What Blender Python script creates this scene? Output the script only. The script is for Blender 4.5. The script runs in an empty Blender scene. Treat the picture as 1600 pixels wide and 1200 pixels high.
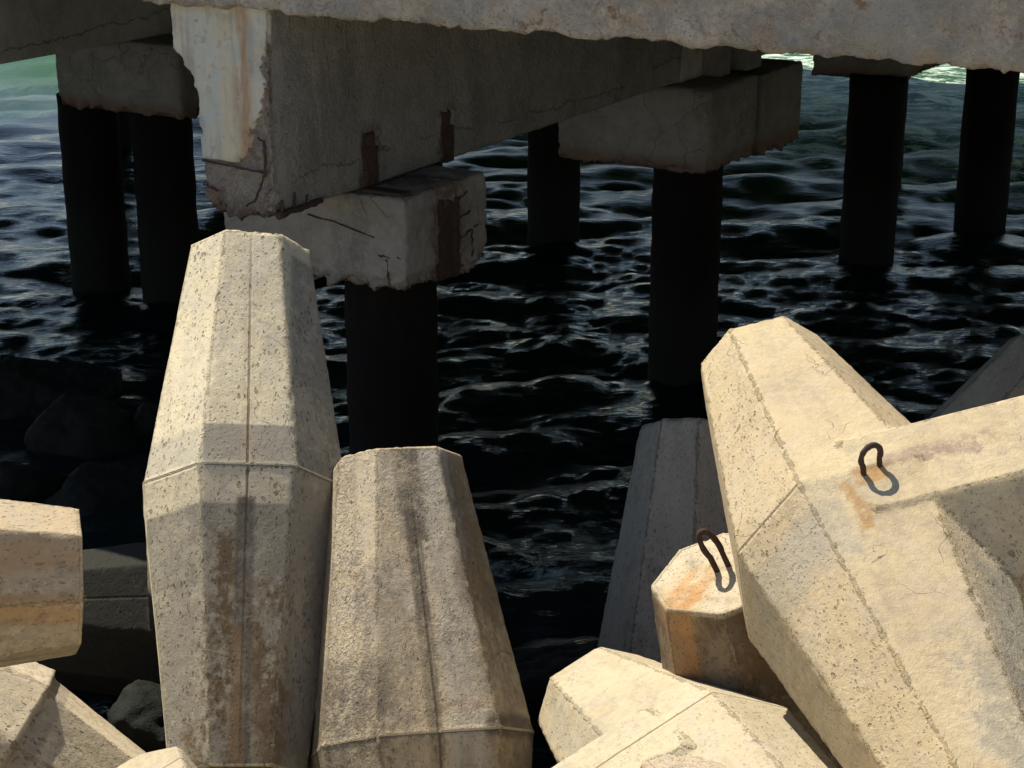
import bpy, bmesh, math, random
import numpy as np
from mathutils import Vector, Matrix, noise as mn

# ------------------------------------------------------------------ camera, sky, sun, exposure
S = bpy.context.scene
COL = S.collection
CAM_Z = 4.0
TH = math.atan(950/2750.)
cd = bpy.data.cameras.new("camera"); cam = bpy.data.objects.new("camera", cd); COL.objects.link(cam)
cd.sensor_width = 36; cd.lens = 2750/1600*36; cd.clip_end = 2000; cd.clip_start = .1
cam.location = (0, 0, CAM_Z); cam.rotation_euler = (math.pi/2-TH, 0, 0)
S.camera = cam
SUN = Vector((-.38, .455, .80)).normalized()
w = bpy.data.worlds.new("World"); S.world = w; w.use_nodes = True
nt = w.node_tree; bg = nt.nodes['Background']
sky = nt.nodes.new('ShaderNodeTexSky'); sky.sky_type = 'NISHITA'; sky.sun_disc = False
sky.sun_elevation = math.asin(SUN.z); sky.sun_rotation = math.atan2(SUN.x, SUN.y)
sky.air_density = 1.0; sky.dust_density = .4
nt.links.new(sky.outputs[0], bg.inputs[0]); bg.inputs[1].default_value = .08
ld = bpy.data.lights.new("sun", 'SUN'); ld.energy = 4.2; ld.angle = math.radians(.5); ld.color = (1, .91, .76)
lo = bpy.data.objects.new("sun", ld); COL.objects.link(lo)
lo.rotation_euler = (-SUN).to_track_quat('-Z', 'Y').to_euler(); lo.location = (-10, 10, 20)
S.view_settings.view_transform = 'Standard'; S.view_settings.look = 'None'
S.view_settings.gamma = 1; S.view_settings.exposure = .8
S.render.engine = 'CYCLES'

# ------------------------------------------------------------------ helpers
def tag(o, label=None, cat=None, group=None, kind=None):
    if label: o['label'] = label
    if cat: o['category'] = cat
    if group: o['group'] = group
    if kind: o['kind'] = kind
    return o
def link(name, me, mat=None, parent=None, M=None):
    o = bpy.data.objects.new(name, me); COL.objects.link(o)
    if mat and me: me.materials.append(mat)
    if parent: o.parent = parent
    if M is not None: o.matrix_local = M
    return o
def smooth(me):
    me.polygons.foreach_set('use_smooth', [True]*len(me.polygons)); me.update()
def mesh_from(verts, faces, name='m'):
    me = bpy.data.meshes.new(name); me.from_pydata([tuple(v) for v in verts], [], faces); me.update()
    bm = bmesh.new(); bm.from_mesh(me); bmesh.ops.recalc_face_normals(bm, faces=bm.faces); bm.to_mesh(me); bm.free()
    return me
def rings(rs):
    n = len(rs[0]); v = [p for r in rs for p in r]; f = []
    for k in range(len(rs)-1):
        for i in range(n):
            j = (i+1) % n; f.append((k*n+i, k*n+j, (k+1)*n+j, (k+1)*n+i))
    f.append(tuple(range(n))[::-1]); f.append(tuple((len(rs)-1)*n+i for i in range(n)))
    return mesh_from(v, f)
def oct_(a, c):
    b = a-c
    return [(-a,-b),(-b,-a),(b,-a),(a,-b),(a,b),(b,a),(-b,a),(-a,b)]
def solidify(meshes, voxel):
    """union of closed meshes, remeshed to an even fine skin"""
    obs = [bpy.data.objects.new('t', m) for m in meshes]
    for o in obs: COL.objects.link(o)
    base = obs[0]
    for o in obs[1:]:
        b = base.modifiers.new('b', 'BOOLEAN'); b.operation = 'UNION'; b.solver = 'EXACT'; b.object = o
    r = base.modifiers.new('r', 'REMESH'); r.mode = 'VOXEL'; r.voxel_size = voxel; r.use_smooth_shade = True
    dg = bpy.context.evaluated_depsgraph_get(); dg.update()
    me = bpy.data.meshes.new_from_object(base.evaluated_get(dg))
    for o in obs: bpy.data.objects.remove(o)
    return me
def getv(me):
    a = np.empty(len(me.vertices)*3, 'f'); me.vertices.foreach_get('co', a); return a.reshape(-1,3)
def getn(me):
    a = np.empty(len(me.vertices)*3, 'f'); me.vertex_normals.foreach_get('vector', a); return a.reshape(-1,3)
def setv(me, a): me.vertices.foreach_set('co', np.ascontiguousarray(a, 'f').ravel()); me.update()
def fbm(co, sc, seed, octv=3):
    o = Vector((seed*7.31, seed*3.7, -seed*5.1))
    return np.array([mn.fractal(Vector(c)*sc+o, 1.0, 2.0, octv) for c in co.tolist()])
def sharp(me, co, no):
    ed = np.empty(len(me.edges)*2, 'i'); me.edges.foreach_get('vertices', ed); ed = ed.reshape(-1,2)
    acc = np.zeros(len(co)); cnt = np.zeros(len(co))
    for _ in range(1):
        d = 1-np.sum(no[ed[:,0]]*no[ed[:,1]], 1)
        np.add.at(acc, ed[:,0], d); np.add.at(acc, ed[:,1], d); np.add.at(cnt, ed[:,0], 1); np.add.at(cnt, ed[:,1], 1)
    return acc/np.maximum(cnt, 1)
def weather(me, seed, amp=.004, chip=.02, lo=2.2, extra=None):
    co = getv(me); no = getn(me); s = np.clip(sharp(me, co, no)*26, 0, 1)
    n1 = fbm(co, lo, seed, 3); n2 = fbm(co, 13, seed+2, 3)
    d = amp*n1 + amp*.35*n2 - chip*.75*s*np.clip(n2*1.3+n1*.6-.12, 0, 1)
    if extra is not None: d = d + extra(co, n1, n2)
    a = me.attributes.new('edge_wear', 'FLOAT', 'POINT'); a.data.foreach_set('value', s.astype('f'))
    setv(me, co+no*d[:,None]); smooth(me)
    return me
def tube(pts, r, sides=10, wob=.0, seed=0):
    pts = [Vector(p) for p in pts]; n = len(pts); rs = []; rnd = random.Random(seed); up = None
    for i, p in enumerate(pts):
        t = (pts[min(i+1,n-1)]-pts[max(i-1,0)]).normalized()
        if up is None: up = t.orthogonal()
        up = (up-t*up.dot(t)).normalized(); b = t.cross(up); rr = r*(1+rnd.uniform(-wob, wob))
        rs.append([tuple(p+(up*math.cos(2*math.pi*k/sides)+b*math.sin(2*math.pi*k/sides))*rr) for k in range(sides)])
    me = rings(rs); smooth(me); return me
def box(x0,x1,y0,y1,z0,z1):
    return rings([[(x0,y0,z0),(x1,y0,z0),(x1,y1,z0),(x0,y1,z0)],[(x0,y0,z1),(x1,y0,z1),(x1,y1,z1),(x0,y1,z1)]])
def join(meshes):
    bm = bmesh.new()
    for m in meshes: bm.from_mesh(m)
    me = bpy.data.meshes.new('j'); bm.to_mesh(me); bm.free(); return me
def bevelled(me, w, seg=2):
    bm = bmesh.new(); bm.from_mesh(me); bmesh.ops.bevel(bm, geom=bm.edges[:]+bm.verts[:], offset=w, segments=seg, affect='EDGES', profile=.6)
    bm.to_mesh(me); bm.free(); return me

# ------------------------------------------------------------------ node materials
class NM:
    def __init__(s, name):
        s.m = bpy.data.materials.new(name); s.m.use_nodes = True; s.t = s.m.node_tree; s.N = s.t.nodes; s.L = s.t.links
        s.p = s.N['Principled BSDF']; _tc = s.N.new('ShaderNodeTexCoord'); _tc.name = 'Texture Coordinate'; s.co = _tc.outputs['Object']; s.h = None
    def set(s, sock, v):
        if isinstance(v, bpy.types.NodeSocket): s.L.new(v, sock)
        elif isinstance(v, (tuple, list)) and len(v) == 3 and sock.type == 'RGBA': sock.default_value = (*v, 1)
        else: sock.default_value = v
    def math(s, op, a, b=0., c=0., clamp=False):
        n = s.N.new('ShaderNodeMath'); n.operation = op; n.use_clamp = clamp
        for i, v in enumerate((a,b,c)): s.set(n.inputs[i], v)
        return n.outputs[0]
    def add(s,a,b): return s.math('ADD',a,b)
    def mul(s,a,b): return s.math('MULTIPLY',a,b)
    def sub(s,a,b): return s.math('SUBTRACT',a,b)
    def vec(s, scale=(1,1,1), off=(0,0,0), v=None, rot=(0,0,0)):
        n = s.N.new('ShaderNodeMapping'); s.set(n.inputs[0], v or s.co); n.inputs[1].default_value = off; n.inputs[2].default_value = rot; n.inputs[3].default_value = scale
        return n.outputs[0]
    def xyz(s, v=None):
        n = s.N.new('ShaderNodeSeparateXYZ'); s.set(n.inputs[0], v or s.co); return n.outputs
    def noise(s, scale, detail=4, rough=.55, v=None, dist=0.):
        n = s.N.new('ShaderNodeTexNoise'); s.set(n.inputs['Vector'], v or s.co); n.inputs['Scale'].default_value = scale
        n.inputs['Detail'].default_value = detail; n.inputs['Roughness'].default_value = rough; n.inputs['Distortion'].default_value = dist
        return n.outputs[0]
    def vor(s, scale, v=None, feat='F1', rnd=1.):
        n = s.N.new('ShaderNodeTexVoronoi'); n.feature = feat; s.set(n.inputs['Vector'], v or s.co); n.inputs['Scale'].default_value = scale
        n.inputs['Randomness'].default_value = rnd
        return n
    def step(s, x, a, b, lo=0., hi=1.):
        n = s.N.new('ShaderNodeMapRange'); n.interpolation_type = 'SMOOTHSTEP'; s.set(n.inputs[0], x)
        for i, v in enumerate((a,b,lo,hi)): s.set(n.inputs[i+1], v)
        return n.outputs[0]
    def mix(s, f, a, b, mode='MIX'):
        n = s.N.new('ShaderNodeMix'); n.data_type = 'RGBA'; n.blend_type = mode
        s.set(n.inputs[0], f); s.set(n.inputs[6], a); s.set(n.inputs[7], b); return n.outputs[2]
    def warp(s, scale, amt, v=None):
        n = s.N.new('ShaderNodeTexNoise'); n.inputs['Scale'].default_value = scale; s.set(n.inputs['Vector'], v or s.co)
        a = s.N.new('ShaderNodeVectorMath'); a.operation = 'MULTIPLY_ADD'; s.set(a.inputs[0], n.outputs[1])
        a.inputs[1].default_value = (amt,)*3; s.set(a.inputs[2], v or s.co); return a.outputs[0]
    def bump(s, h, dist, strength=1.):
        n = s.N.new('ShaderNodeBump'); s.set(n.inputs['Height'], h); n.inputs['Distance'].default_value = dist; n.inputs['Strength'].default_value = strength
        if s.h: s.set(n.inputs['Normal'], s.h)
        s.h = n.outputs[0]
    def pits(s, scale, v, thr, rad, k=9.):
        vn = s.vor(scale, v); c = s.xyz(vn.outputs['Color'])[0]
        r = s.mul(s.math('MAXIMUM', s.sub(c, thr), 0.), rad/(1-thr))
        return s.math('MULTIPLY', s.sub(r, vn.outputs['Distance']), k, clamp=True)
    def slab(s, x, lo, hi, soft):
        a = s.step(x, lo-soft, lo+soft) if lo is not None else None
        b = s.step(x, hi-soft, hi+soft, 1., 0.) if hi is not None else None
        if a is None: return b
        if b is None: return a
        return s.mul(a, b)
    def end(s, col, rough=.85, spec=.3):
        s.set(s.p.inputs['Base Color'], col); s.set(s.p.inputs['Roughness'], rough); s.set(s.p.inputs['Specular IOR Level'], spec)
        if s.h: s.set(s.p.inputs['Normal'], s.h)
        return s.m

def dolos_mat(name, seed, cream=(0.520,0.432,0.291), tan=(0.450,0.346,0.203), grey=(0.360,0.327,0.273), greyness=.5, pitthr=.55, pitrad=.3,
              stains_and_shade=(), seam=True, rugose=0., face=None, C=1.3, pitk=1., smoothface=None, grime=.45, streak=.15):
    m = NM(name); off = (seed*3.1, seed*1.7, -seed*2.3); v = m.vec(off=off); X, Y, Z = m.xyz()
    n1 = m.noise(1.6, 6, .6, v); n2 = m.noise(7, 8, .68, v); n3 = m.noise(55, 5, .7, v); n4 = m.noise(22, 6, .7, v)
    col = m.mix(m.step(n1, .38, .62), cream, tan)
    col = m.mix(m.mul(m.step(m.add(m.mul(n2,.7), m.mul(n1,.3)), .42, .62), greyness), col, grey)
    col = m.mix(m.mul(m.step(n4, .45, .7), .35), col, m.mix(.5, col, (.24,.2,.15)))
    col = m.mix(m.mul(m.step(n3, .3, .75), .3), m.mix(.25, col, (.7,.65,.52)), m.mix(.3, col, (.2,.17,.12)))
    jit = m.sub(n2, .5); jf = m.sub(n4, .5)
    for st in stains_and_shade:
        # (xlo,xhi,ylo,yhi,zlo,zhi, soft, jitter, colour, strength, patch)
        xl,xh,yl,yh,zl,zh,soft,ja,c,strg,patch = st
        f = None
        for ax,(a,b) in ((X,(xl,xh)),(Y,(yl,yh)),(Z,(zl,zh))):
            if a is None and b is None: continue
            q = m.slab(m.add(ax, m.add(m.mul(jit, ja), m.mul(jf, ja*.5))), a, b, soft)
            f = q if f is None else m.mul(f, q)
        if patch:
            f = m.mul(f, m.step(m.add(m.mul(m.noise(4, 8, .75, m.vec(off=(seed+9, 4+patch, 2), scale=(1,1,.6))), .65), m.mul(n4, .35)), .43, .53, 1-abs(patch), 1.))
        col = m.mix(m.mul(f, strg), col, c)
    # moulding seams: round the waist of the flukes and along the parting plane
    if seam:
        wob = m.mul(m.sub(m.noise(18, 3, .6, v), .5), .006)
        zz = m.math('ABSOLUTE', m.add(Z, wob)); yy = m.math('ABSOLUTE', m.add(Y, wob))
        sz = m.step(zz, .001, .0055, 1., 0.); sy = m.mul(m.step(yy, .0025, .007, 1., 0.), m.step(n2, .3, .5))
        sh = m.mul(sz, m.step(X, .5, .6, 1., 0.)) if seam == 1 else (m.mul(sz, m.step(X, -.22, -.18, 1., 0.)) if seam == 3 else sz)
        sf = m.step(X, -.5, -.2, 1., 0.)
        sy = m.mul(sy, sf) if seam == 1 else m.mul(sy, 0.)
        sl = m.math('MAXIMUM', sh, sy)
        col = m.mix(m.mul(sl, .88), col, (.1,.07,.04))
        sl2 = m.math('MAXIMUM', m.mul(m.step(zz, .002, .012, 1., 0.), m.step(X, -.22, -.18, 1., 0. if seam == 3 else 1.)), m.mul(m.step(yy, .002, .01, 1., 0.), sf) if seam == 1 else 0.)
    # air holes
    ra = .5+.4*math.sin(seed*2.1)
    pv = m.warp(34, .016, m.warp(9, .05, m.vec(off=off, scale=(1,1,.5), rot=(ra,-ra,0))))
    dens = m.step(m.noise(3.3, 5, .6, v), .38, .58, .12, 1.)
    p1 = m.mul(m.pits(56, pv, pitthr, pitrad*1.35), dens)
    p2 = m.pits(95, m.warp(60,.012,m.vec(off=(off[2],0,off[0]), scale=(1,1,.6), rot=(ra,0,ra))), .35, .42)
    p3 = m.pits(17, m.warp(30, .035, m.warp(12,.06,m.vec(off=(off[1],off[0],1), scale=(1,1,.55), rot=(ra,-ra,0)))), .9, .2, 14)
    pit = m.math('MAXIMUM', m.math('MAXIMUM', p1, m.mul(p2, .6)), p3)
    at_ = m.N.new('ShaderNodeAttribute'); at_.attribute_name = 'edge_wear'
    crumb = m.noise(60, 5, .75, m.warp(20, .03, v))
    edge = m.step(m.add(m.mul(at_.outputs['Fac'], .9), m.mul(m.sub(m.add(m.mul(n4,.5), m.mul(crumb,.5)), .5), 1.6)), .3, .6)
    edge = m.mul(edge, m.step(at_.outputs['Fac'], .05, .3)); edge = m.mul(edge, m.step(X, .6, .7, 1., .15))
    col = m.mix(m.mul(edge, .5), col, tuple(min(c*1.22, .8) for c in cream))
    col = m.mix(m.mul(m.mul(edge, m.step(m.add(m.mul(crumb,.6), m.mul(n2,.4)), .5, .6)), .1), col, tuple(c*.4 for c in tan))
    # pits are denser on some faces of the mould than on others
    onr = m.xyz(m.N['Texture Coordinate'].outputs['Normal'])
    if smoothface is not None:
        ax_, sg, keep = smoothface
        fm = m.step(m.mul(onr[ax_], sg), .88, .95, 1., keep); pit = m.mul(pit, fm)
    big = m.step(m.noise(.9, 4, .6, m.vec(off=(seed,5,seed))), .4, .6, .6, 1.); pit = m.mul(pit, big)
    col = m.mix(m.mul(m.mul(pit, m.step(n4, .35, .6, .55, 1.)), .82*pitk), col, (.13,.09,.05))
    # grime: thin dark veil in ragged patches, thicker in some than others
    gr = m.step(m.add(m.mul(m.noise(2.2, 9, .72, m.vec(off=(3,seed,7), scale=(1,1,.55))), .7), m.mul(n4, .3)), .48, .62)
    col = m.mix(m.mul(gr, grime), col, tuple(c*.52 for c in grey))
    stk = m.step(m.add(m.mul(m.noise(1., 8, .7, m.vec(off=(seed,2,7), scale=(13,13,.8))), .65), m.mul(n4, .35)), .47, .6)
    col = m.mix(m.mul(stk, streak), col, tuple(c*.42 for c in grey))
    if seam == 1: col = m.mix(m.mul(m.step(m.add(X, m.mul(jit, .1)), .6, .85), .93), col, (.022,.022,.018))   # far arm and fluke blackened, their shade painted into the colour
    # scratches and hairlines
    sc = m.vor(3.5, m.warp(3, .5, m.warp(14, .05, v)), 'DISTANCE_TO_EDGE').outputs['Distance']
    scm = m.mul(m.step(sc, .0015, .006, 1., 0.), m.step(m.noise(2.7, 3, .5, m.vec(off=(seed,seed,1))), .55, .64))
    col = m.mix(m.mul(scm, .6), col, (.12,.085,.05)); m.bump(m.mul(scm, -1.), .004, .8)
    m.bump(m.mul(edge, crumb), .012, .9)
    if seam:
        lip = m.mul(m.slab(Z, .001, .012, .002), m.step(X, .5, .6, 1., 0.)); col = m.mix(m.mul(lip, .6 if seam == 1 else 0.), col, (.66,.57,.4))
    if seam: m.bump(m.mul(sl2, -1.), .006, .8)
    m.bump(m.noise(9, 6, .6, v), .012, .5)
    ru = m.noise(48, 4, .62, m.warp(30, .03, v), .6)
    if rugose: 
        rm = m.mul(m.step(m.noise(2.1, 3, .5, v), .35, .6), rugose)
        if face: 
            f = m.slab((X,Y,Z)[face[0]], face[1], face[2], .02); rm = m.math('MAXIMUM', f, m.mul(rm,.35))
        m.bump(m.mul(ru, rm), .012, 1.)
    m.bump(ru, .0035, .8)
    m.bump(m.mul(pit, -1.), .009, .9)
    m.bump(m.noise(170, 3, .7, v), .0016, .8)
    return m.end(col, .9, .2)

RUST = (.16,.055,.022); BROWN = (.15,.095,.045); DIRT = (.14,.125,.1); GREYS = (.21,.195,.16); DK = (.09,.08,.065); ORANGE = (.42,.2,.06)

def rust_mat():
    m = NM('rusted_steel'); n = m.noise(30, 6, .7); n2 = m.noise(140, 4, .7)
    col = m.mix(m.step(n, .35, .65), (.035,.018,.012), (.05,.034,.029)); col = m.mix(m.mul(n2,.25), col, (.1,.06,.042))
    m.bump(n, .006, .8); m.bump(n2, .002, 1.)
    return m.end(col, .85, .3)
M_RUST = rust_mat()

def pier_mat(name, base, dark, kind='beam'):
    m = NM(name); X, Y, Z = m.xyz()
    n1 = m.noise(1.1, 6, .62); n2 = m.noise(6, 8, .7); n3 = m.noise(30, 6, .7); n5 = m.noise(120, 4, .75)
    col = m.mix(m.step(n1, .35, .65), base, dark)
    col = m.mix(m.mul(m.step(n2, .4, .62), .45), col, tuple(c*.55 for c in base)); col = m.mix(m.mul(m.step(m.add(m.mul(m.noise(2.3, 7, .7, m.vec(scale=(1,1,.5))),.7), m.mul(n3,.3)), .5, .6), .4), col, tuple(c*.5 for c in dark))
    # exposed pebbles
    vn = m.vor(42, m.warp(15, .02)); peb = m.math('MULTIPLY', m.sub(.34, vn.outputs['Distance']), 8., clamp=True)
    pc = m.xyz(vn.outputs['Color'])
    peb2 = m.mul(peb, m.step(pc[0], .45, .7))
    tone = m.mix(pc[1], (.16,.13,.11), m.mix(m.step(pc[2],.6,.9), (.42,.38,.32), (.5,.33,.2)))
    if kind == 'edge':
        # left bluish painted stretch, patches of grey mortar
        col = m.mix(m.mul(m.step(m.noise(2.2, 5, .6, m.vec(off=(4,2,1))), .5, .6), .6), col, (.4,.41,.4))
        col = m.mix(m.mul(m.step(m.noise(3.1, 5, .6, m.vec(off=(9,2,1))), .56, .63), .6), col, (.6,.44,.3))
        col = m.mix(m.mul(m.step(m.add(m.mul(m.noise(3.4, 9, .75, m.vec(off=(1,7,3))), .6), m.mul(n3,.4)), .48, .58), .5), col, (.36,.31,.26)); col = m.mix(m.mul(m.step(m.noise(8, 6, .7, m.vec(off=(8,7,3))), .6, .66), .7), col, (.3,.17,.09)); col = m.mix(m.mul(peb2, .85), col, m.mix(.5, tone, (.6,.52,.42)))
        cr = m.vor(4.5, m.warp(4, .4), 'DISTANCE_TO_EDGE').outputs['Distance']
        crm = m.mul(m.step(cr, .004, .022, 1., 0.), m.step(m.noise(1.7, 3), .45, .6))
        col = m.mix(m.mul(crm, .22), col, (.08,.06,.045))
        m.bump(m.mul(crm,-1.), .005, .5)
        m.bump(n2, .06, .9); m.bump(n3, .03, 1.); m.bump(peb2, .008, .9); m.bump(n5, .004, .9)
        pass
        return m.end(col, .95, .15)
    col = m.mix(m.mul(peb2, .35), col, tone)
    m.bump(n2, .012, .7); m.bump(n3, .006, .8); m.bump(n5, .003, .8)
    if kind == 'beam_end':
        jit = m.add(m.mul(m.sub(m.noise(7, 5, .7), .5), .12), m.mul(m.sub(m.noise(25, 4, .7), .5), .05))
        # right limit of the old paint as a function of height
        r = m.N.new('ShaderNodeValToRGB'); m.set(r.inputs[0], m.math('DIVIDE', Z, 1.2, clamp=True)); e = r.color_ramp.elements
        pts = [(.26,-.25),(.32,-.2),(.39,-.17),(.53,-.11),(.72,-.035),(.86,-.05),(.98,.0),(1.12,.1)]
        e[0].position = pts[0][0]/1.2; e[0].color = ((pts[0][1]+.5),)*3+(1,)
        e[1].position = pts[-1][0]/1.2; e[1].color = ((pts[-1][1]+.5),)*3+(1,)
        for a, b in pts[1:-1]:
            q = e.new(a/1.2); q.color = (b+.5,)*3+(1,)
        lim = m.sub(r.outputs[0], .5)
        f = m.step(m.sub(m.add(X, jit), lim), -.006, .006, 1., 0.)
        f = m.mul(f, m.step(m.add(Z, m.mul(jit, .4)), .28, .295)); f = m.mul(f, m.step(Y, .02, .05, 1., 0.))
        sv = m.vec(scale=(9,1,1.6)); s1 = m.noise(1.0, 5, .6, sv)
        paint = m.mix(m.step(m.add(m.mul(s1,.5), m.mul(n1,.5)), .36, .64), (.42,.455,.43), (.54,.5,.41))
        paint = m.mix(m.mul(m.step(m.add(m.mul(n2,.6), m.mul(n3,.4)), .46, .6), .55), paint, (.42,.44,.41)); paint = m.mix(m.mul(m.step(m.noise(2.4,6,.65), .5, .62), .6), paint, (.38,.46,.48)); paint = m.mix(m.mul(m.pits(16, m.warp(12,.05), .7, .3), .6), paint, (.2,.19,.17))
        st = m.mul(m.slab(m.add(X, m.mul(m.sub(m.noise(3,3),.5),.06)), -.215, -.125, .045), m.step(m.noise(2.2,4,.6,m.vec(scale=(5,1,.8))), .35, .55))
        drip = m.step(m.add(m.mul(m.noise(1., 6, .7, m.vec(scale=(16,1,.9), off=(3,0,1))), .6), m.mul(n2,.4)), .46, .6); paint = m.mix(m.mul(drip,.65), paint, (.34,.29,.22)); paint = m.mix(m.mul(m.slab(m.add(X, jit), -.34, -.24, .05), .5), paint, (.55,.47,.33)); paint = m.mix(m.mul(m.step(m.noise(9,7,.75), .52, .62), .5), paint, (.27,.26,.23)); paint = m.mix(m.mul(st, .8), paint, (.33,.18,.08))
        st2 = m.mul(m.slab(X, -.13, -.085, .02), m.slab(Z, .75, 1.02, .05)); paint = m.mix(m.mul(st2,.5), paint, (.25,.26,.27))
        spall = m.mix(m.step(n3, .4, .6), (.34,.28,.23), (.56,.49,.42))
        spall = m.mix(m.mul(m.step(m.noise(5,4), .5, .62), .7), spall, (.25,.14,.08))
        frontm = m.step(Y, .0, .06, 1., 0.)
        col = m.mix(frontm, col, spall)
        col = m.mix(f, col, paint)
        m.bump(m.mul(m.sub(1., f), n3), .05, .9); m.bump(f, .012, .8)
    def halo(f, col):
        f = m.mul(f, m.step(m.add(m.mul(n2, .6), m.mul(n3, .4)), .4, .56)); return m.mix(m.mul(f, .8), col, (.11,.06,.035))
    jj = m.mul(m.sub(n2, .5), .22)
    if kind == 'beam_end':
        side = m.step(X, -.1, -.03); zz = m.step(m.add(Z, jj), .3, .42, 1., 0.)
        col = halo(m.mul(m.mul(m.slab(m.add(Y, jj), .83, 1.02, .03), zz), side), col); col = halo(m.mul(m.mul(m.slab(m.add(Y, jj), 1.68, 1.84, .03), zz), side), col)
        col = halo(m.mul(m.step(m.add(Z, jj), .0, .12, 1., 0.), m.step(Y, .1, .9, 1., 0.)), col)
    if kind == 'cap':
        col = halo(m.slab(m.add(Y, jj), 1.06, 1.4, .04), col)
    if kind in ('beam', 'beam_end'):
        # long crack low on the flank
        cz = m.add(m.add(.16, m.mul(m.math('SINE', m.mul(Y, 1.4)), .05)), m.mul(m.sub(m.noise(3.5, 6, .7), .5), .22))
        ck = m.mul(m.step(m.math('ABSOLUTE', m.sub(Z, cz)), .003, .009, 1., 0.), m.step(m.noise(1.6,3), .42, .5))
        col = m.mix(m.mul(ck, .5), col, (.06,.045,.035)); m.bump(m.mul(ck,-1.), .006, .8)
    if kind == 'cap':
        ed = m.vor(2.6, m.warp(3, .5), 'DISTANCE_TO_EDGE').outputs['Distance']
        ck = m.mul(m.step(ed, .004, .014, 1., 0.), m.step(m.noise(1.9,3), .44, .55))
        col = m.mix(m.mul(ck, .35), col, (.06,.035,.025)); m.bump(m.mul(ck,-1.), .006, .7)
        col = m.mix(m.mul(m.step(m.noise(2.6,5,.6), .54, .66), .5), col, (.2,.21,.2))
        bt = m.step(m.add(Z, m.mul(m.sub(n2,.5), .25)), -.62, -.5, 1., 0.); col = m.mix(m.mul(bt,.6), col, (.16,.08,.045))
    return m.end(col, .92, .2)
M_BEAM_END = pier_mat('beam_concrete_with_old_paint', (.56,.54,.5), (.46,.44,.405), 'beam_end')
M_BEAM = pier_mat('beam_concrete', (.54,.52,.48), (.44,.425,.39), 'beam')
M_EDGE = pier_mat('deck_edge_concrete', (.74,.67,.58), (.62,.56,.48), 'edge')
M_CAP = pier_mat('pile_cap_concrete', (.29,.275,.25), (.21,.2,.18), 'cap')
def pile_mat():
    m = NM('wet_pile_concrete'); n = m.noise(4, 6, .65, m.vec(scale=(1,1,.4))); n2 = m.noise(30, 5, .7); Z = m.xyz()[2]
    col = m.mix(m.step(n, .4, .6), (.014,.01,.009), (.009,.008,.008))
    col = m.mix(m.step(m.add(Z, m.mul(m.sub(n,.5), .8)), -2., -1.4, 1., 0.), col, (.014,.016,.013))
    m.bump(n, .02, .8); m.bump(n2, .008, 1.)
    return m.end(col, .85, .08)
M_PILE = pile_mat()

# ------------------------------------------------------------------ water, sea bed
WATER_Z = -.8
def coords(lo, hi, st, far):
    a = list(np.arange(lo, hi+1e-6, st)); s = st; x = hi
    while x < far[1]: s *= 1.12; x += s; a.append(x)
    s = st; x = lo
    while x > far[0]: s *= 1.12; x -= s; a.insert(0, x)
    return np.array(a)
def make_water():
    xs = coords(-6.5, 8.5, .042, (-500, 500)); ys = coords(8.3, 24, .036, (5.0, 1500))
    gx, gy = np.meshgrid(xs, ys); z = np.zeros_like(gx); rs = np.random.RandomState(11); dx = np.zeros_like(gx); dy = np.zeros_like(gx)
    for i in range(110):
        t = i/110.; lam = 2.2*(.06**t)*rs.uniform(.85,1.15)           # 3.4 m down to .16 m
        ang = rs.normal(0, .38 + .35*t) + .10
        k = 2*math.pi/lam; kx, ky = k*math.sin(ang), -k*math.cos(ang)
        amp = .0072*lam*rs.uniform(.6,1.3)*(.8 if lam > 1.2 else (1.15 if lam > .5 else 1.35))
        ph = rs.uniform(0, 6.28)
        # patchy amplitude so that the ripples come in groups
        g = .55+.9*(np.sin(gx*rs.uniform(.3,1.1)+rs.uniform(0,6))*np.sin(gy*rs.uniform(.3,1.1)+rs.uniform(0,6)))**2 if lam < 1.2 else 1.
        fade = np.clip(1.6-(np.hypot(gx, gy-14)*.042*1.0)/lam/1.2, 0, 1) if lam < 3 else 1.
        a = kx*gx+ky*gy+ph; g = g*(.75+.25*np.clip((gx+4.5)/5., 0, 1))
        z += amp*g*fade*np.sin(a); dx -= .8*amp*g*fade*math.sin(ang)*np.cos(a); dy += .8*amp*g*fade*math.cos(ang)*np.cos(a)
    nx, ny = len(xs), len(ys)
    v = np.stack([gx+dx, gy+dy, z+WATER_Z], -1).reshape(-1,3).astype('f')
    i = np.arange(nx-1)[None,:]+nx*np.arange(ny-1)[:,None]; q = np.stack([i, i+1, i+nx+1, i+nx], -1).reshape(-1,4).astype('i')
    me = bpy.data.meshes.new('water'); me.vertices.add(len(v)); me.vertices.foreach_set('co', v.ravel())
    me.loops.add(q.size); me.loops.foreach_set('vertex_index', q.ravel()); me.polygons.add(len(q))
    me.polygons.foreach_set('loop_start', np.arange(0, q.size, 4, dtype='i')); me.polygons.foreach_set('loop_total', np.full(len(q), 4, 'i'))
    me.update(calc_edges=True); me.validate(); smooth(me)
    return me
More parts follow.
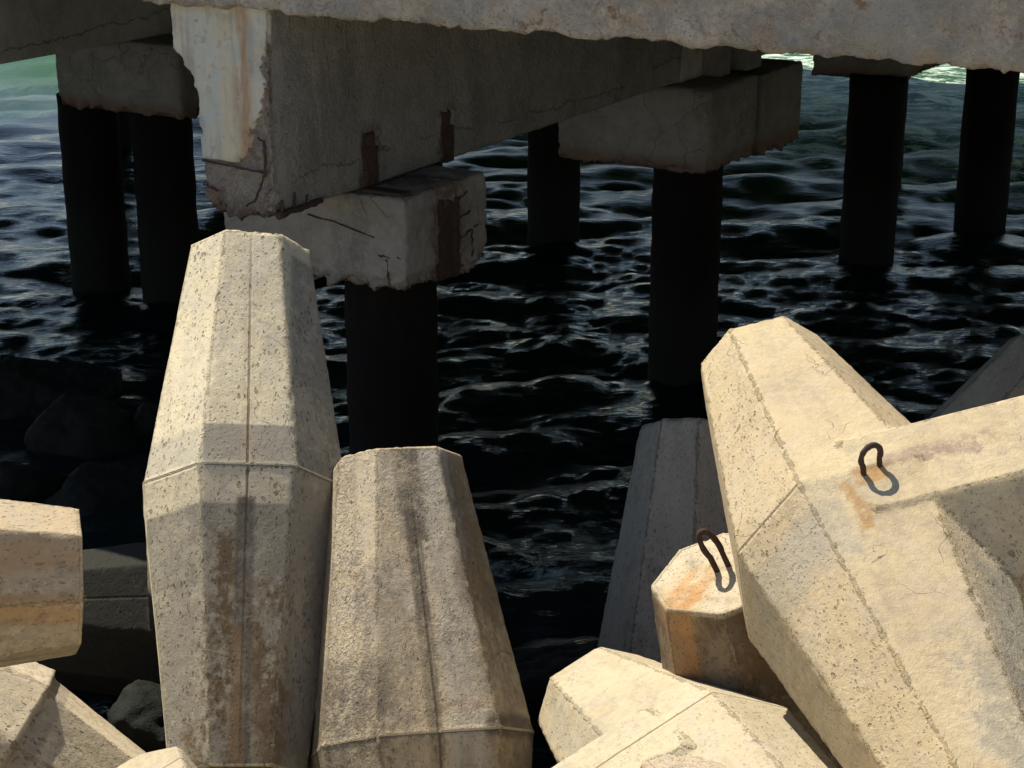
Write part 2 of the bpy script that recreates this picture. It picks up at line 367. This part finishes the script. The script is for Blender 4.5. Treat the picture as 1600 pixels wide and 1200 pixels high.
def water_mat():
    m = NM('sea_water'); X, Y, Z = m.xyz()
    deep = (.003,.010,.010); g = (.018,.075,.024)
    # foamier, greener water on the far, seaward side
    far = m.step(m.add(m.add(m.mul(X,.5), m.mul(Y,.866)), m.mul(m.sub(m.noise(.35,4,.6),.5), 5.)), 16., 24.)
    col = m.mix(far, deep, g)
    f1 = m.noise(1.5, 8, .72, m.vec(scale=(.8,1.5,1)), .8); f2 = m.noise(6., 7, .75, m.vec(scale=(.7,1.6,1)))
    foam = m.mul(m.step(m.add(m.mul(f1,.6), m.mul(f2,.4)), m.step(far, 0., 1., .655, m.step(X, -6., 2., .56, .47)), m.step(far, 0., 1., .70, m.step(X, -6., 2., .64, .57))), m.step(X, -6., 2., .25, 1.))
    # two patches of broken foam near the rocks
    for (fx, fy, rx, ry) in ((-3.55,14.3,.55,1.0),(-.2,10.4,1.1,.5),(.9,10.9,.7,.4),(-4.4,18.,.9,1.4)):
        dx = m.math('DIVIDE', m.sub(X, fx), rx); dy = m.math('DIVIDE', m.sub(Y, fy), ry)
        d = m.math('SQRT', m.add(m.mul(dx,dx), m.mul(dy,dy)))
        p = m.mul(m.step(d, .3, 1.1, 1., 0.), m.step(m.add(m.mul(f1,.5), m.mul(f2,.5)), .5, .62))
        foam = m.math('MAXIMUM', foam, m.mul(p, .8))
    col = m.mix(foam, col, (.6,.72,.64))
    gust = m.step(m.add(m.noise(.55, 4, .6, m.vec(scale=(.8,1.6,1), off=(5,2,0))), m.mul(m.math('MINIMUM', m.add(X, 1.), 5.), .022)), .4, .6, .4, 1.)
    m.bump(m.mul(gust, m.noise(8, 5, .6, m.vec(scale=(.45,1.4,1)), .6)), .04, .7); m.bump(m.noise(28, 4, .6, m.vec(scale=(.5,1.3,1)), .3), .012, .7)
    m.p.inputs['IOR'].default_value = 1.33
    return m.end(col, m.add(m.add(.02, m.mul(far, .4)), m.mul(foam, .5)), m.step(far, 0., 1., .5, .1))
tag(link('water', make_water(), water_mat()), kind='structure')

def seabed():
    xs = np.linspace(-24, 24, 130); ys = np.linspace(-24, 16, 150); gx, gy = np.meshgrid(xs, ys)
    prof = np.interp(gy, [-24,1.6,4.8,8,11,16], [2.3,2.3,-.9,-1.7,-2.6,-3.2])
    z = prof.ravel()+np.clip((gy.ravel()-1.6)/3,.03,1)*.25*np.array([mn.fractal(Vector((a*.8,b*.8,3)), 1., 2., 4) for a, b in zip(gx.ravel(), gy.ravel())])
    nx = len(xs); f = [(j*nx+i, j*nx+i+1, (j+1)*nx+i+1, (j+1)*nx+i) for j in range(len(ys)-1) for i in range(nx-1)]
    me = mesh_from(np.stack([gx.ravel(), gy.ravel(), z], -1), f); smooth(me); return me
def rock_mat(name, a, b, wet=.5):
    m = NM(name); n = m.noise(3, 7, .65); n2 = m.noise(18, 6, .7); n3 = m.noise(80, 4, .7)
    col = m.mix(m.step(n, .4, .6), a, b); col = m.mix(m.mul(m.step(n2,.45,.7),.6), col, tuple(c*.45 for c in a))
    m.bump(n, .05, .6); m.bump(n2, .02, .8); m.bump(n3, .004, .9)
    return m.end(col, wet, .15)
M_ROCK = rock_mat('wet_dark_rock', (.015,.017,.014), (.008,.010,.008), .8)
def bed_mat():
    m = NM('shore_ground'); n = m.noise(3, 7, .65); Z = m.xyz()[2]
    col = m.mix(m.step(n, .4, .6), (.60,.53,.42), (.5,.44,.34))
    wet = m.mix(m.step(n, .4, .6), (.03,.03,.026), (.015,.016,.014))
    col = m.mix(m.step(m.add(Z, m.mul(n, .4)), -.5, .2), wet, col); m.bump(n, .03, .6)
    return m.end(col, .9, .2)
M_BED = bed_mat()
tag(link('ground', seabed(), M_BED), kind='structure')

# ------------------------------------------------------------------ pier
PIER = bpy.data.objects.new('pier', None); COL.objects.link(PIER)
PIER.location = (-1.278, 9.267, 1.731); PIER.rotation_euler = (0, 0, -math.radians(30))
tag(PIER, 'weathered concrete pier standing on dark piles over the water', 'pier')
DECK_Z = 1.12; PIER_U = 22.5
# local axes: x along the deck edge, y into the pier, z up
def deck():
    e = solidify([box(-7,6.5,-.06,.75,DECK_Z,1.62)], .024)
    def ex(co, n1, n2):
        low = np.clip(1-(co[:,2]-DECK_Z)/.12, 0, 1)*np.clip(1-(co[:,1]+.06)/.2, 0, 1)
        n3 = fbm(co, 30, 31, 3)
        n4 = fbm(co, 5.5, 33, 4); return .016*n4+.008*n2+.006*n3 - low*np.clip(n4*.07+n3*.02, -.025, .05)
    weather(e, 4, .012, .03, 1.8, ex); return e
link('deck_edge', deck(), M_EDGE, PIER)
link('deck', box(-16,16,.70,PIER_U,DECK_Z+.03,1.6), M_BEAM, PIER)
link('deck_edge', box(6.45,16,-.06,.72,DECK_Z,1.61), M_EDGE, PIER); link('deck_edge', box(-16,-6.95,-.06,.72,DECK_Z,1.61), M_EDGE, PIER)
prof = [(-.66,1.2),(-.655,1.05),(-.65,.88),(-.59,.81),(-.53,.74),(-.5,.66),(-.495,.5),(-.49,.3),(-.5,.1),(-.47,.0),(-.4,-.03),(-.13,-.02),(0,.015),(.0,1.2)]
def beam_main():
    b = solidify([rings([[(x,y,z) for x,z in prof] for y in (0,5.2)])], .022)
    lim_z = [.0,.26,.32,.39,.53,.72,.86,.98,1.12]; lim_x = [-.6,-.25,-.2,-.17,-.11,-.035,-.05,.0,.1]
    def ex(co, n1, n2):
        n3 = fbm(co, 26, 12, 3); L = np.interp(co[:,2], lim_z, lim_x); L = np.where(co[:,2] < .285, -1, L)
        sp = (np.clip((co[:,0]+n3*.05-L)/.012, 0, 1))*np.clip(1-co[:,1]/.10, 0, 1)
        cor = np.clip(1-np.hypot(co[:,0]-0., (co[:,1])*.9)/.12, 0, 1)*np.clip(1.0-co[:,2]/.5, 0, 1)
        bot = np.clip(1-(co[:,2]+.03)/.1, 0, 1)*np.clip(1-co[:,1]/1.2, 0, 1)
        return .006*n2+.004*n3 - sp*(.022+.03*n2+.02*n3) - cor*(.02+.03*n2) - bot*(.015+.04*n2)
    weather(b, 9, .006, .03, 2.0, ex); return b
BEAM = link('beam', beam_main(), M_BEAM_END, PIER); BEAM['label'] = 'beam with pale painted and rust streaked end, spalled at the bottom'
link('beam', box(-.49,-.004,5.18,PIER_U-.1,0,1.18), M_BEAM, PIER)
for v0 in (-5.3, -10.6, 5.3, 10.6):
    link('beam', bevelled(box(v0-.49,v0,.0,PIER_U-.1,0,1.18), .012), M_BEAM, PIER)
# rebar laid bare on the beam end, straps on its flank
def wob(a, b, n=10, amp=.006, seed=1):
    r = random.Random(seed); a = Vector(a); b = Vector(b)
    return [a.lerp(b, i/n)+Vector((r.uniform(-amp,amp), r.uniform(-amp,amp)*.5, r.uniform(-amp,amp))) for i in range(n+1)]
for k, (a, b, r_) in enumerate([((-.475,-.012,.285),(-.05,-.006,.255),.0065),((-.05,.0,.43),(-.045,-.008,.25),.008),((-.05,-.008,.25),(-.12,-.01,.1),.007),
                          ((-.12,-.01,.1),(-.19,-.004,.06),.006),((-.48,.0,.15),(-.38,-.004,.12),.006),((-.095,.0,.44),(-.05,.0,.43),.005)]):
    link('exposed_rebar', tube(wob(a,b,10,.004,k), r_, 8, .25, k), M_RUST, BEAM)
for k, (a, b, r_) in enumerate([((.006,.02,.02),(.004,.42,.03),.018),((.008,.05,.0),(.008,.06,.1),.008),((.008,.16,.02),(.008,.17,.12),.008),((.008,.27,.02),(.008,.28,.09),.007)]):
    link('exposed_rebar', tube(wob(a,b,12,.004,k+20), r_, 8, .35, k), M_RUST, BEAM)
def strap(y0, y1, z0, z1, seed):
    me = solidify([box(-.02,.006,y0,y1-.02,z0+.1,z1), box(-.02,.010,y0+.02,y1+.01,z0+.0,z0+(z1-z0)*.72), box(-.02,.012,y0+.05,y1-.02,z0,z0+.16)], .006)
    weather(me, seed, .009, .03, 14); return me
link('steel_strap', strap(.84,.98,.01,.325,41), M_RUST, BEAM); link('steel_strap', strap(1.69,1.81,.0,.325,42), M_RUST, BEAM)
def cap(x0,x1,y0,y1,z0,z1,seed,vox=.022,rough=1.,notch=None):
    me = solidify([box(x0,x1,y0,y1,z0,z1)], vox)
    def ex(co, n1, n2):
        low = np.clip(1-(co[:,2]-z0)/.13, 0, 1); edge = np.maximum(np.clip(1-abs(co[:,0]-x1)/.1,0,1), np.clip(1-abs(co[:,1]-y0)/.1,0,1))
        return rough*(.007*n2 - low*edge*(.035+.09*n2+.05*n1) + .004*fbm(co, 28, seed, 2))
    weather(me, seed, .008*rough, .05*rough, 2.3, ex); return me
CAP = link('pile_cap', cap(-1.0,.33,.77,1.68,-.57,-.002,51,.018,1.3), M_CAP, PIER); CAP['label'] = 'cracked pile cap with rusty steel channel on its flank'
def channel():
    ms = [box(.3,.352,1.12,1.17,-.56,-.075), box(.3,.352,1.285,1.33,-.58,-.09), box(.3,.338,1.16,1.29,-.57,-.085)]
    me = solidify(ms, .008); weather(me, 7, .009, .03, 12); return me
link('steel_channel', channel(), M_RUST, CAP)
for k, (a, b) in enumerate([((.335,1.33,-.11),(.332,1.45,-.08)),((.335,1.33,-.23),(.335,1.47,-.21)),((.335,1.33,-.36),(.335,1.55,-.31)),((.335,1.5,-.33),(.335,1.49,-.5)),((.335,1.33,-.52),(.33,1.41,-.53))]):
    link('exposed_rebar', tube(wob(a,b,8,.008,k+60), .0055, 8, .45, k), M_RUST, CAP)
for k, (a, b) in enumerate([((-.35,.768,-.17),(.12,.765,-.24),),((.14,.765,-.35),(.3,.765,-.35)),((.2,.762,-.37),(.22,.764,-.52))]):
    link('exposed_rebar', tube(wob(a,b,8,.008,k+80), .0045, 8, .45, k), M_RUST, CAP)
pl = solidify([box(.02,.30,.80,.90,-.004,.022)], .007); weather(pl, 17, .003, .02, 9); link('bent_plate', pl, M_RUST, CAP)
link('pile_cap', cap(-.99,.35,4.99,5.95,-.67,-.002,52,.03,.8), M_CAP, PIER)
link('pile_cap', cap(-.99,.35,6.05,6.95,-.72,-.03,53,.03,.8), M_CAP, PIER)
link('pile_cap', cap(-.7,.3,9.95,11.6,-.66,-.002,54,.04), M_CAP, PIER)
link('pile_cap', cap(-6.22,-4.72,4.78,6.0,-.67,-.002,55,.03,.8), M_CAP, PIER)
link('pile_cap', cap(-6.3,-4.9,.8,1.7,-.57,-.002,56,.04), M_CAP, PIER)
link('pile_cap', cap(-6.2,-4.9,9.95,11.2,-.66,-.002,57,.05), M_CAP, PIER)
link('pile_cap', cap(-11.5,-10.2,4.9,6.0,-.66,-.002,58,.05), M_CAP, PIER)
link('pile_cap', cap(-11.5,-10.2,9.9,11.0,-.66,-.002,59,.05), M_CAP, PIER)
link('pile_cap', cap(4.5,5.65,10.0,11.0,-.66,-.002,60,.05), M_CAP, PIER)
# stub columns standing on the second cap
for (x0,x1,y0,y1) in ((.02,.22,6.0,6.3),(-.02,.16,5.6,5.8)):
    link('stub_column', bevelled(box(x0,x1,y0,y1,0,1.16), .012), M_CAP, PIER)
def pile(x, y, top, r=.285, seed=1):
    rs = []; rnd = random.Random(seed)
    for i in range(30):
        z = -3.6+(top+3.6)*i/29; rr = r*(1+.015*math.sin(i*1.3+seed))
        rs.append([(x+rr*math.cos(2*math.pi*k/28)*(1+rnd.uniform(-.012,.012)), y+rr*math.sin(2*math.pi*k/28)*(1+rnd.uniform(-.012,.012)), z) for k in range(28)])
    me = rings(rs); smooth(me); return me
for k, (x, y, top) in enumerate([(-.12,1.27,-.5),(-.05,5.5,-.6),(.02,9.95,-.6),(.66,11.9,1.15),(-1.1,13.6,1.15),(-5.29,5.15,-.6),(-6.2,5.15,-.6),
                             (-3.2,9.0,1.15),(-5.4,1.25,-.5),(-5.9,10.5,-.6),(-10.8,5.4,-.6),(-10.8,10.4,-.6),(5.1,10.5,-.6)]):
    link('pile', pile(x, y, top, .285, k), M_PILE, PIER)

def at(px, py, d):
    fw = Vector((0, math.cos(TH), -math.sin(TH))); up = Vector((0, math.sin(TH), math.cos(TH)))
    return Vector((0,0,CAM_Z))+d*(fw+Vector((1,0,0))*(px-800)/2750-up*(py-600)/2750)

# ------------------------------------------------------------------ dolosse
C = 2.6; H = C/2; ARM = 1.77
def dolos_mesh(sh, seed, voxel=.0125, step=0., chip=.022, parts=3, lip=.005):
    aw, ae, cw, ce = sh
    def o(a,c,f): return [f(*q) for q in oct_(a,c)]
    fl1 = rings([o(ae,ce,lambda x,y,z=z: (x,y,z)) if abs(z) > 1 else o(aw,cw,lambda x,y,z=z: (x,y,z)) for z in (-H,0,H)])
    aws = min(aw, .44)
    shk = rings([o(aws-.002,cw,lambda p,q,x=x: (x,p,q)) for x in (0,ARM)])
    fl2 = rings([o(ae if abs(y) > 1 else aw, ce if abs(y) > 1 else cw, lambda p,q,y=y: (ARM+p,y,q)) for y in (-H,0,H)])
    me = solidify([fl1, shk, fl2][:parts], voxel)
    def ex(co, n1, n2):
        d = np.zeros(len(co))
        if step: d += step*(co[:,2] < 0)*(co[:,0] < .5)*(np.abs(co[:,2]) < .9)
        # slightly proud lip left by the mould at the waist
        d += lip*np.exp(-((co[:,2]-.006)/.008)**2)*(co[:,0] < .5)
        return d
    return weather(me, seed, .0028, chip, 1.9, ex)
def pose(R, p):
    M = Matrix(R).to_4x4(); M.translation = Vector(p); return M
def axes(z, x):
    z = Vector(z).normalized(); x = Vector(x); x = (x-z*x.dot(z)).normalized(); y = z.cross(x)
    return [[x[i], y[i], z[i]] for i in range(3)]
G = 'concrete dolos blocks piled along the shore beside the pier'
STD = (.435,.267,.225,.14)
def dolos(sh, seed, R, p, mat, label, **k):
    o = link('dolos', dolos_mesh(sh, seed, **k), mat); o.matrix_world = pose(R, p)
    tag(o, label, 'dolos block', G); return o

N_ = None
m1 = dolos_mat('dolos_concrete_pale', 1, cream=(.66,.565,.36), tan=(.58,.49,.30), grey=(0.430,0.394,0.338), greyness=.45, pitthr=.28, pitrad=.34, grime=.25, streak=.1, stains_and_shade=[
    (N_,0,-.205,.2,.012,.21,.006,.0,(.24,.22,.18),.9,0),(N_,0,.2,.6,.012,.2,.03,.02,(.3,.29,.25),.5,0),  # grey bands at and below the waist, shade painted as colour
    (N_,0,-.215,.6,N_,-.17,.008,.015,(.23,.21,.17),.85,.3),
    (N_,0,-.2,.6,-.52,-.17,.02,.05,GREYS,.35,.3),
    (N_,.3,N_,-.2,N_,-.08,.02,.16,(.12,.075,.035),.92,.6),
    (N_,.3,N_,-.19,N_,1.2,.02,.04,(.25,.23,.19),.9,.35),  # grey side facet: mottling plus its weaker sunlight painted in
    (N_,0,.03,.21,N_,-.3,.05,.3,(.13,.085,.042),.9,1.),
    (N_,0,-.19,-.03,N_,-.5,.05,.3,(.14,.09,.045),.85,1.),
    (N_,0,-.035,.045,N_,-.14,.012,.03,(.1,.09,.075),.85,.3),
    (.7,N_,N_,N_,N_,N_,.1,.1,(.02,.02,.018),.95,0),  # near-black far fluke, colour standing in for its shade
    (N_,0,-.02,.03,.0,.9,.008,.01,(.4,.28,.15),.25,.7),
    (N_,0,.0,.05,N_,-.7,.02,.1,(.36,.22,.11),.5,.9)])
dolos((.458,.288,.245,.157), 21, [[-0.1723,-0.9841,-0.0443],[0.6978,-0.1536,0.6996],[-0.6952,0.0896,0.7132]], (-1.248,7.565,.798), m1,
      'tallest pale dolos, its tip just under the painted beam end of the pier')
m2 = dolos_mat('dolos_concrete_greyed', 2, cream=(0.470,0.384,0.247), tan=(0.420,0.317,0.185), grey=(0.350,0.317,0.263), greyness=.6, pitthr=.6, pitrad=.25, rugose=1., grime=.5, streak=.3,
    face=(1,.24,.9), stains_and_shade=[
    (N_,0,-.05,.07,.85,1.3,.02,.08,(.12,.1,.075),.8,.5),
    (N_,0,-.02,.045,N_,1.0,.01,.04,(.09,.075,.055),.8,.6),
    (N_,0,-.23,-.05,N_,1.3,.02,.06,(.46,.43,.37),.5,.3),
    (N_,.3,N_,-.17,.5,1.25,.06,.2,(.12,.095,.065),.85,.6),
    (N_,.3,N_,-.21,N_,1.3,.03,.12,(.3,.22,.12),.75,.6),
    (N_,.3,N_,-.2,-.03,.07,.02,.05,DK,.85,.3),
    (N_,0,.16,.6,N_,.35,.1,.2,(.12,.095,.07),.75,.6),
    (N_,0,.0,.14,N_,.5,.06,.1,(.42,.33,.2),.5,.5),
    (N_,0,-.2,-.02,.09,.13,.006,.03,(.4,.22,.12),.3,.7)])
dolos((.461,.286,.198,.149), 22, [[-0.242,-0.9653,-0.0983],[0.7545,-0.2509,0.6065],[-0.6101,0.0725,0.789]], (-.412,6.767,-.028), m2,
      'grey brown dolos with a blunt flat top, just right of the tallest pale one')
m3 = dolos_mat('dolos_concrete_warm', 3, cream=(0.450,0.346,0.176), tan=(0.385,0.274,0.128), grey=(0.420,0.365,0.282), greyness=.3, pitthr=.35, pitrad=.3, seam=3, rugose=.2, smoothface=(1,-1,.12), grime=.25, stains_and_shade=[
    (-.075,-.03,N_,-.35,-.27,-.03,.012,.12,(.36,.19,.06),.75,.8),(-.02,.09,N_,-.35,-.07,.01,.01,.06,(.4,.21,.06),.7,.7),(.0,.12,N_,-.35,-.02,.02,.008,.05,(.16,.09,.05),.6,.9),
    (.1,.5,N_,-.35,-.02,.06,.02,.14,(.2,.14,.12),.6,.9),
    (N_,-.2,N_,0,-.3,-.14,.02,.04,(.36,.33,.27),.5,.5),
    (.0,.6,N_,.3,N_,-.7,.06,.3,(.36,.33,.26),.6,.9),(.05,.6,N_,.3,N_,-.8,.06,.4,(.2,.18,.14),.5,1.),(-.6,-.1,N_,.3,-.35,-.1,.01,.02,(.33,.3,.24),.55,.4),(N_,-.35,N_,.3,N_,.1,.03,.1,(.3,.25,.16),.5,.3),
    (.22,N_,N_,.3,N_,-.42,.04,.1,(.28,.26,.2),.8,.7)])
D3 = dolos((.455,.256,.243,.14), 23, [[0.9708,0.1683,-0.171],[0.1194,0.2796,0.9527],[0.2081,-0.9453,0.2513]], (1.273,5.793,1.301), m3,
      'large sand coloured dolos with a rusty lifting loop on its middle', lip=0.)
def loop(parent, base, n, wdir, hw, ht, r=.0125, lean=(0,0,0), name='lifting_loop'):
    n = Vector(n).normalized(); wd = Vector(wdir).normalized(); b = Vector(base); le = Vector(lean); pts = []
    pts.append(b-wd*hw*.8-n*.05)
    for i in range(21):
        a = math.radians(212-244*i/20.)
        rr = Vector((0,0,0))+wd*hw*math.cos(a)+(n+le)*(ht*.6+ht*.42*math.sin(a)); pts.append(b+rr)
    pts.append(b+wd*hw*.8-n*.05)
    return link(name, tube(pts, r, 12, .12, 3), M_RUST, parent)
loop(D3, (.045,-.445,-.017), (0,-1,0), (.95,0,.3), .041, .108, .0105)
m4 = dolos_mat('dolos_concrete_bleached', 4, cream=(0.420,0.355,0.221), tan=(0.385,0.302,0.168), grey=(0.370,0.346,0.282), greyness=.5, pitthr=.6, pitrad=.26, seam=2, smoothface=(1,1,.3), grime=.2, stains_and_shade=[
    (N_,N_,N_,.2,N_,N_,.04,.1,(.5,.38,.22),.35,.7)])
dolos(STD, 24, [[-0.8438,-0.4571,-0.2813],[-0.3375,0.0444,0.9403],[-0.4173,0.8883,-0.1917]], (.756,5.621,.365), m4,
      'bleached cream dolos lying low under the large sand coloured one', lip=.001)
# stub with a loop in its end
z5 = Vector((-.29,-.10,.95)).normalized(); tip5 = at(1130,893,6.9); R5 = axes(z5, (.55,.8,0)); p5 = tip5-z5*H
m5 = dolos_mat('dolos_concrete_rusty_end', 5, cream=(0.460,0.384,0.256), tan=(0.420,0.327,0.194), grey=(0.400,0.346,0.282), greyness=.4, pitthr=.75, pitrad=.25, seam=False, stains_and_shade=[
    (N_,N_,N_,N_,N_,1.28,.008,.02,(.1,.06,.03),.92,.25),  # brown sides below the end face, darkened to paint their shadow
    (N_,.02,.02,.075,1.2,N_,.012,.09,(.42,.2,.06),.8,.5),(N_,.02,.10,.14,1.2,N_,.01,.09,(.45,.26,.09),.6,.7),(N_,.04,-.02,.2,1.2,N_,.03,.14,(.42,.3,.14),.5,.5),
    (N_,-.1,.02,.16,N_,N_,.02,.05,(.4,.2,.07),.6,.5)])
D5 = dolos(STD, 25, R5, p5, m5, 'dolos with orange rust streaks and a tall rusty loop on its end face')
loop(D5, (.03,.01,1.295), (0,.0,1), (.8,-.6,0), .031, .2, .0122, lean=(-.25,.1,0))
# in the shade of the deck
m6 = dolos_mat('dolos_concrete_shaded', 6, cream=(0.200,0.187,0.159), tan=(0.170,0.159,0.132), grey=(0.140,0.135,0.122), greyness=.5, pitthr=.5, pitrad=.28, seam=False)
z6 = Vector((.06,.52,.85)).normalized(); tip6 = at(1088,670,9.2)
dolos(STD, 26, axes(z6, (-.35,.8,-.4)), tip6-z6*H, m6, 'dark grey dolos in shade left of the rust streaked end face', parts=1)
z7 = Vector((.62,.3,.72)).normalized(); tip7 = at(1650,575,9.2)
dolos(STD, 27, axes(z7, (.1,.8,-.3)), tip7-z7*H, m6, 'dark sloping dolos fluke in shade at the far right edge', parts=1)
m8 = dolos_mat('dolos_concrete_stained', 8, cream=(0.550,0.432,0.265), tan=(0.460,0.327,0.168), grey=(0.380,0.327,0.263), greyness=.4, pitthr=.6, pitrad=.3, seam=False, stains_and_shade=[
    (0,N_,-.13,N_,N_,N_,.01,.03,(.3,.24,.17),.55,.5),(0,N_,.1,.2,N_,N_,.01,.04,(.4,.24,.1),.7,.6),(0,N_,-.1,.02,N_,N_,.03,.1,(.42,.26,.12),.5,.8)])
dolos(STD, 28, [[0.3011,0.0856,0.9498],[-0.7597,-0.5805,0.2931],[0.5764,-0.8097,-0.1097]], (-2.935,5.878,1.161), m8,
      'brown stained dolos fluke end reaching in from the left edge, its top facet sunlit')
m10 = dolos_mat('dolos_concrete_pitted', 10, cream=(0.560,0.471,0.317), tan=(0.500,0.394,0.247), grey=(0.420,0.374,0.310), greyness=.4, pitthr=.45, pitrad=.34, seam=False, stains_and_shade=[
    (N_,.2,N_,N_,.0,.1,.01,.05,(.28,.24,.19),.6,.2),(N_,.2,N_,.0,N_,.4,.03,.1,(.28,.22,.15),.6,.5)])  # band past the step paints the cast shadow of the lip
dolos(STD, 30, [[-0.1914,0.5316,0.8251],[0.9286,0.3702,-0.0231],[-0.3177,0.7618,-0.5645]], (-2.363,7.064,-.296), m10,
      'pitted dolos with a stepped moulding lip, slanting down across the bottom left corner', step=.035, parts=1)
# rough broken tip at the bottom
z9 = Vector((.2,.25,.94)).normalized(); tip9 = at(1098,1208,5.2)
m9 = dolos_mat('dolos_concrete_rough', 9, cream=(0.520,0.432,0.282), tan=(0.480,0.365,0.221), grey=(0.400,0.346,0.273), greyness=.4, pitthr=.5, pitrad=.3, seam=False, rugose=.8)
dolos(tuple(a*.62 for a in STD), 29, axes(z9, (.3,.5,0)), tip9-z9*H, m9, 'rough chipped dolos tip at the bottom edge before the bleached dolos', chip=.05)

# ------------------------------------------------------------------ boulders
def boulder(name, loc, size, rot, seed, label, flat=.8, mat=None, vox=.03, group='dark wet boulders under the pier'):
    r = random.Random(seed); bm = bmesh.new()
    for _ in range(16):
        v = Vector((r.gauss(0,1), r.gauss(0,1), r.gauss(0,1))).normalized()*r.uniform(.8,1.05)
        bm.verts.new((v.x*size[0]/2, v.y*size[1]/2, v.z*size[2]/2))
    bmesh.ops.convex_hull(bm, input=bm.verts)
    for v in [v for v in bm.verts if not v.link_faces]: bm.verts.remove(v)
    me = bpy.data.meshes.new('b'); bm.to_mesh(me); bm.free()
    me = solidify([me], vox); weather(me, seed, .03, .06, 1.6, lambda co,a,b: .012*b)
    o = link(name, me, mat or M_ROCK); o.location = loc; o.rotation_euler = rot
    tag(o, label, 'boulder', group); return o
boulder('boulder', at(50,655,14.4), (1.7,1.3,1.1), (.2,-.35,.3), 3, 'dark wet boulder, the highest one at the left edge by the foam')
boulder('boulder', at(128,690,13.4), (1.05,1.1,1.0), (.1,.4,.2), 8, 'dark rounded wet boulder with a sloping top, beside the highest one')
boulder('boulder', at(150,800,12.4), (1.2,1.0,.7), (.1,-.1,.5), 5, 'low dark boulder between the rounded boulder and the stained block end')
boulder('boulder', at(20,770,12.6), (.9,.9,.7), (0,.1,.9), 6, 'small dark boulder just above the stained block end at the left edge')
boulder('boulder', at(245,665,13.6), (.5,.6,.5), (0,.3,.1), 7, 'small dark boulder half hidden behind the tall pale block')
boulder('boulder', at(235,1140,8.9), (.5,.6,.45), (.1,.1,.4), 9, 'dim grey chunk deep in the gap beside the foot of the tall pale block')
boulder('boulder', at(880,1080,9.6), (1.3,.9,.8), (.0,.0,.3), 12, 'dark block like rock at the waterline between the grey brown and bleached blocks')
boulder('boulder', at(480,1150,9.2), (1.3,1.0,.7), (.0,.0,.6), 13, 'dark rock down in the slit between the two upright blocks')
